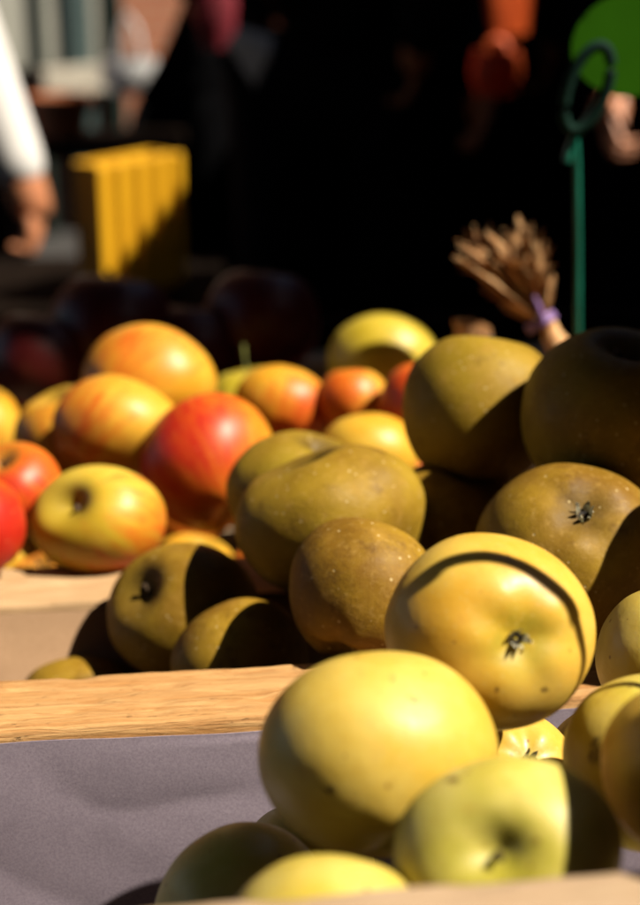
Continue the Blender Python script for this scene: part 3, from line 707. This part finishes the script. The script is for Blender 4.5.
# people, seen between thigh and waist
def skin_obj(name, verts, edges, radii, mat, par, root=0, sub=2):
    me = bpy.data.meshes.new(name); me.from_pydata([tuple(v) for v in verts], edges, []); me.update()
    o = bpy.data.objects.new(name, me); COL.objects.link(o); me.materials.append(mat)
    m = o.modifiers.new('skin', 'SKIN'); m.use_smooth_shade = True
    for i, sv in enumerate(me.skin_vertices[0].data):
        sv.radius = radii[i] if isinstance(radii[i], tuple) else (radii[i], radii[i]); sv.use_root = (i == root)
    s = o.modifiers.new('sub', 'SUBSURF'); s.levels = s.render_levels = sub
    o.parent = par; return o
def person(label, loc, rz, coat, trousers, wl=None, wr=None, grow=.028):
    """wl / wr: left / right wrist targets in the person's own frame (facing -y)"""
    t = empty('person', loc, rz, label=label, cat='person', group='shoppers behind the stall')
    J = {}; E = []; rad = {}
    def j(n, p, r, par=None): J[n] = Vector(p); rad[n] = r; (E.append((par, n)) if par else None)
    j('pelvis', (0, 0, .96), .125); j('waist', (0, 0, 1.10), .115, 'pelvis'); j('chest', (0, 0, 1.32), .13, 'waist'); j('neck', (0, .0, 1.49), .055, 'chest')
    j('jaw', (0, -.015, 1.57), .065, 'neck'); j('head', (0, -.01, 1.66), .088, 'jaw'); j('crown', (0, 0, 1.73), .06, 'head'); j('nose', (0, -.10, 1.63), .014, 'head')
    fing = []
    for s, w in ((1, wr), (-1, wl)):
        k = 'r' if s > 0 else 'l'
        w = Vector(w) if w else Vector((s * .26, -.05, .86))
        j('sh' + k, (s * .175, 0, 1.42), .062, 'chest')
        sh = J['sh' + k]; mid = sh.lerp(w, .52); dd = (w - sh).length; bend = math.sqrt(max(0, .30 ** 2 - (dd / 2) ** 2))
        el = mid + Vector((s * .04, min(.2, bend) + .02, -.02)); j('el' + k, el, .047, 'sh' + k); j('wr' + k, w, .031, 'el' + k)
        d = (w - el).normalized(); d = (d + Vector((0, 0, -.6))).normalized(); side = d.cross(Vector((s, 0, 0))).normalized()
        j('pa' + k, w + d * .045, .036, 'wr' + k); j('kn' + k, w + d * .085, .034, 'pa' + k)
        for q in range(4):
            b = w + d * .09 + side * (q - 1.5) * .019; cur = Vector((-s * .012, 0, 0)); L = (.062, .075, .080, .068)[q]
            fing.append(('pa' + k, [w + d * .07 + side * (q - 1.5) * .016, b, b + d * L * .45 + cur, b + d * L * .35 + cur * 3.2]))
        fing.append(('pa' + k, [w + d * .035 - side * .02, w + d * .06 - side * .045, w + d * .095 - side * .05 + Vector((-s * .01, 0, 0))]))
        j('hip' + k, (s * .095, 0, .90), .10, 'pelvis'); j('kn_' + k, (s * .10, -.015, .50), .062, 'hip' + k); j('an' + k, (s * .10, .02, .09), .042, 'kn_' + k); j('to' + k, (s * .115, -.14, .035), .032, 'an' + k)
    names = list(J); ix = {n: i for i, n in enumerate(names)}
    V = [J[n] for n in names]; RR = [rad[n] for n in names]; EE = [(ix[a], ix[b]) for a, b in E]
    for root, ch in fing:
        prev = ix[root]
        for i, p in enumerate(ch):
            V.append(p); RR.append(.0095 - .0012 * i); EE.append((prev, len(V) - 1)); prev = len(V) - 1
    RR = [q * (.6 if i < len(names) and names[i] in ('pelvis', 'waist', 'chest', 'hipr', 'hipl', 'shr', 'shl') else 1) for i, q in enumerate(RR)]
    body = skin_obj('body', V, EE, RR, M['skin'], t)
    def garment(nm, keep, grow, mat, extra=None):
        ks = [n for n in names if n in keep]; id2 = {n: i for i, n in enumerate(ks)}
        vv = [J[n].copy() for n in ks]
        for n in ks:
            if n in ('wrr', 'wrl'):
                vv[id2[n]] = J['el' + n[-1]].lerp(J[n], 1.14 if grow < .02 else 1.16)
        skin_obj(nm, vv, [(id2[a], id2[b]) for a, b in E if a in id2 and b in id2], [rad[n] + grow for n in ks], mat, t)
    garment('coat', {'pelvis', 'waist', 'chest', 'shr', 'shl', 'elr', 'ell', 'wrr', 'wrl', 'hipr', 'hipl'}, grow, coat)
    garment('trousers', {'pelvis', 'hipr', 'hipl', 'kn_r', 'kn_l', 'anr', 'anl'}, .020, trousers)
    for k in 'rl': skin_obj('shoe', [J['an' + k] + Vector((0, .03, -.05)), J['an' + k] + Vector((0, -.06, -.045)), J['to' + k]], [(0, 1), (1, 2)], [.045, .042, .038], M['black'], t)
    bm = bmesh.new(); bmesh.ops.create_uvsphere(bm, u_segments=20, v_segments=12, radius=.1, matrix=Matrix.Translation((0, .02, 1.69)))
    bmesh.ops.delete(bm, geom=[v for v in bm.verts if v.co.y < -.045 and v.co.z < 1.72 or v.co.z < 1.60], context='VERTS')
    link('hair', bm, M['hair'], t)
    return t
def person_hand(label, u, v, y, side, dx, coat, trousers, rz=0, other=None, grow=.028, dy=.05):
    """places a standing person so that one wrist sits at a given spot"""
    wpt = at_y(u, v, y); loc = Vector((wpt.x + dx, y + dy, 0))
    rel = Matrix.Rotation(-rz, 3, 'Z') @ (wpt - loc)
    kw = dict(grow=grow); kw.update({'wr': rel} if side > 0 else {'wl': rel})
    if other is None and grow > .02: other = (-.12, .17, 1.0) if side > 0 else (.12, .17, 1.0)
    if other: kw['wl' if side > 0 else 'wr'] = other
    return person(label, loc, rz, coat, trousers, **kw)
person_hand('shopper in a white jacket at the left edge with one arm hanging', 19, 166, 2.15, 1, -.45, M['white'], M['black'], grow=.008)
person_hand('shopper in black at the centre left whose hand holds a crimson bag', 203, -20, 2.75, 1, .26, M['black'], M['navy'], rz=math.pi)
person_hand('shopper in a dark teal coat in the deep shade at the centre', 380, 60, 2.95, 1, .2, M['teal'], M['navy'], rz=math.pi)
person_hand('shopper in black with one bare hand showing, beside the orange red bag', 480, 80, 2.74, 1, -.26, M['black'], M['black'])
person_hand('shopper in black behind the green price card with a sunlit hand', 606, 84, 2.59, -1, .20, M['black'], M['navy'], dy=.30)

# things carried or standing about in the background
def bag(label, u, v0, v1, y, w, d, mat, rz=0, hh=.08):
    a, b = at_y(u, v0, y), at_y(u, v1, y); h = a.z - b.z
    t = empty('shopping_bag', b, rz, label=label, cat='bag'); bm = bmesh.new(); rows = []
    for i in range(9):
        s = i / 8; k = (.55 + .45 * math.sin(math.pi * (.12 + .62 * s))); rows.append([])
        for q in range(20):
            an = q * 2 * math.pi / 20; f = 1 + .10 * noise.noise(Vector((math.cos(an) * 2, math.sin(an) * 2, s * 3 + u)))
            rows[-1].append(bm.verts.new((math.cos(an) * w / 2 * k * f, math.sin(an) * d / 2 * k * f, s * h)))
    for A, B in zip(rows, rows[1:]):
        for q in range(20): bm.faces.new((A[q], A[(q + 1) % 20], B[(q + 1) % 20], B[q]))
    bm.faces.new(rows[0][::-1]); bmesh.ops.solidify(bm, geom=bm.faces[:], thickness=.002)
    link('bag_body', bm, mat, t)
    bm = bmesh.new(); tube(bm, [(-w * .22, 0, h * .97), (-w * .15, 0, h + hh), (0, 0, h + hh * 1.5), (w * .15, 0, h + hh), (w * .22, 0, h * .97)], .006, 8); link('handle', bm, mat, t)
    return t
bag('bright orange red cloth bag lit by a patch of sun beside a dark shopper', 510, -60, 34, 2.53, .145, .04, M['red'], rz=math.radians(48))
bag('smaller dull red cloth bag right below the bright orange red one', 495, 50, 96, 2.466, .080, .06, M['red'], hh=.012)
bag('crimson bag held by the shopper in black', 217, -8, 48, 2.66, .07, .05, M['crimson'])
bag('white plastic bag in front of the brick wall', 131, 58, 92, 4.4, .17, .14, M['bagwhite'])
def crate_box(label, u, v, y, w, h, d, mat, rz):
    p = at_y(u, v, y); t = empty('plastic_crate', p, rz, label=label, cat='crate')
    bm = bmesh.new(); bx(bm, (-w/2, -d/2, 0), (w/2, d/2, .008), .002); link('crate_floor', bm, mat, t, smooth=False)
    bm = bmesh.new()
    for (x0, y0, x1, y1) in ((-w/2, -d/2, w/2, -d/2 + .006), (-w/2, d/2 - .006, w/2, d/2), (-w/2, -d/2 + .0065, -w/2 + .006, d/2 - .0065), (w/2 - .006, -d/2 + .0065, w/2, d/2 - .0065)):
        bx(bm, (x0, y0, .009), (x1, y1, h), .001)
    link('side_panel', bm, mat, t, smooth=False)
    for k in range(5):
        x = -w/2 + w * (k + .0) / 4; bm = bmesh.new(); bx(bm, (x - .009, -d/2 - .012, .009), (x + .009, -d/2 - .0005, h), .003); link('rib', bm, mat, t, smooth=False)
    return t
crate_box('yellow ribbed plastic crate standing on end, half cut by a diagonal shadow', 130, 292, 2.35, .165, .215, .055, M['yplastic'], math.radians(52))
p = at_y(128, 293, 2.35)
t = empty('side_table', (p.x, 2.42, 0), 0, label='dark wooden table under the yellow crate', cat='table')
bm = bmesh.new(); bx(bm, (-.3, -.18, p.z - .03), (.14, .2, p.z - .001), .004); link('tabletop', bm, M['darkwood'], t, smooth=False)
for x in (-.26, .10):
    for y in (-.14, .16):
        bm = bmesh.new(); bx(bm, (x - .02, y - .02, .001), (x + .02, y + .02, p.z - .031)); link('leg', bm, M['darkwood'], t, smooth=False)
def tub(label, u, v, y, r, h, mat):
    p = at_y(u, v, y); bm = bmesh.new(); n = 24; prof = [(0, 0), (r * .8, 0), (r, h), (r * 1.06, h), (r * 1.06, h - .015), (r * .94, h - .012), (r * .75, .012), (0, .012)]
    rows = [[bm.verts.new((q[0] * math.cos(a * 2 * math.pi / n), q[0] * math.sin(a * 2 * math.pi / n), q[1])) for a in range(n)] for q in prof[1:-1]]
    for A, B in zip(rows, rows[1:]):
        for k in range(n): bm.faces.new((A[k], A[(k + 1) % n], B[(k + 1) % n], B[k]))
    bm.faces.new(rows[0][::-1]); bm.faces.new(rows[-1])
    return p, bm
p, bm = tub('', 62, 136, 3.2, .062, .085, None)
tag(link('plant_pot', bm, M['orange'], loc=p), 'terracotta pot on a stand behind the white sleeved shopper', 'pot')
t = empty('display_stand', (p.x, 3.2, 0), 0, label='dark wooden stand under the terracotta pot', cat='stand')
bm = bmesh.new(); bx(bm, (-.16, -.12, p.z - .03), (.25, .12, p.z - .001), .003); link('top', bm, M['darkwood'], t, smooth=False)
for x in (-.13, .22):
    bm = bmesh.new(); bx(bm, (x - .02, -.1, .001), (x + .02, .1, p.z - .031)); link('leg', bm, M['darkwood'], t, smooth=False)

# ------------------------------------------------------------------ light and camera
w = bpy.data.worlds.new('World'); SC.world = w; w.use_nodes = True
nt = w.node_tree; sky = nt.nodes.new('ShaderNodeTexSky'); sky.sky_type = 'NISHITA'; sky.sun_disc = False
sky.sun_elevation = math.asin(SUN.z); sky.sun_rotation = math.atan2(SUN.x, SUN.y)
nt.links.new(sky.outputs[0], nt.nodes['Background'].inputs[0]); nt.nodes['Background'].inputs[1].default_value = .05
L = bpy.data.lights.new('sun', 'SUN'); L.energy = 5.0; L.angle = math.radians(.5); L.color = (1, .90, .74)
lo = bpy.data.objects.new('sun', L); COL.objects.link(lo); lo.rotation_euler = SUN.to_track_quat('Z', 'Y').to_euler(); lo.location = (3, -1, 5)
cam = bpy.data.cameras.new('camera'); co = bpy.data.objects.new('camera', cam); COL.objects.link(co)
cam.sensor_fit = 'HORIZONTAL'; cam.sensor_width = 24; cam.lens = F * 24 / 640; cam.clip_start = .02; cam.clip_end = 500
co.location = CAM; co.rotation_euler = (math.pi / 2 - PITCH, 0, 0)
cam.dof.use_dof = True; cam.dof.focus_distance = .60; cam.dof.aperture_fstop = 4.9; cam.dof.aperture_blades = 9
SC.camera = co
vs_ = SC.view_settings; vs_.view_transform = 'Standard'; vs_.look = 'None'; vs_.exposure = 1.66; vs_.gamma = 1; vs_.use_curve_mapping = False
SC.render.engine = 'CYCLES'; SC.cycles.use_denoising = True; SC.cycles.max_bounces = 8; SC.cycles.diffuse_bounces = 4
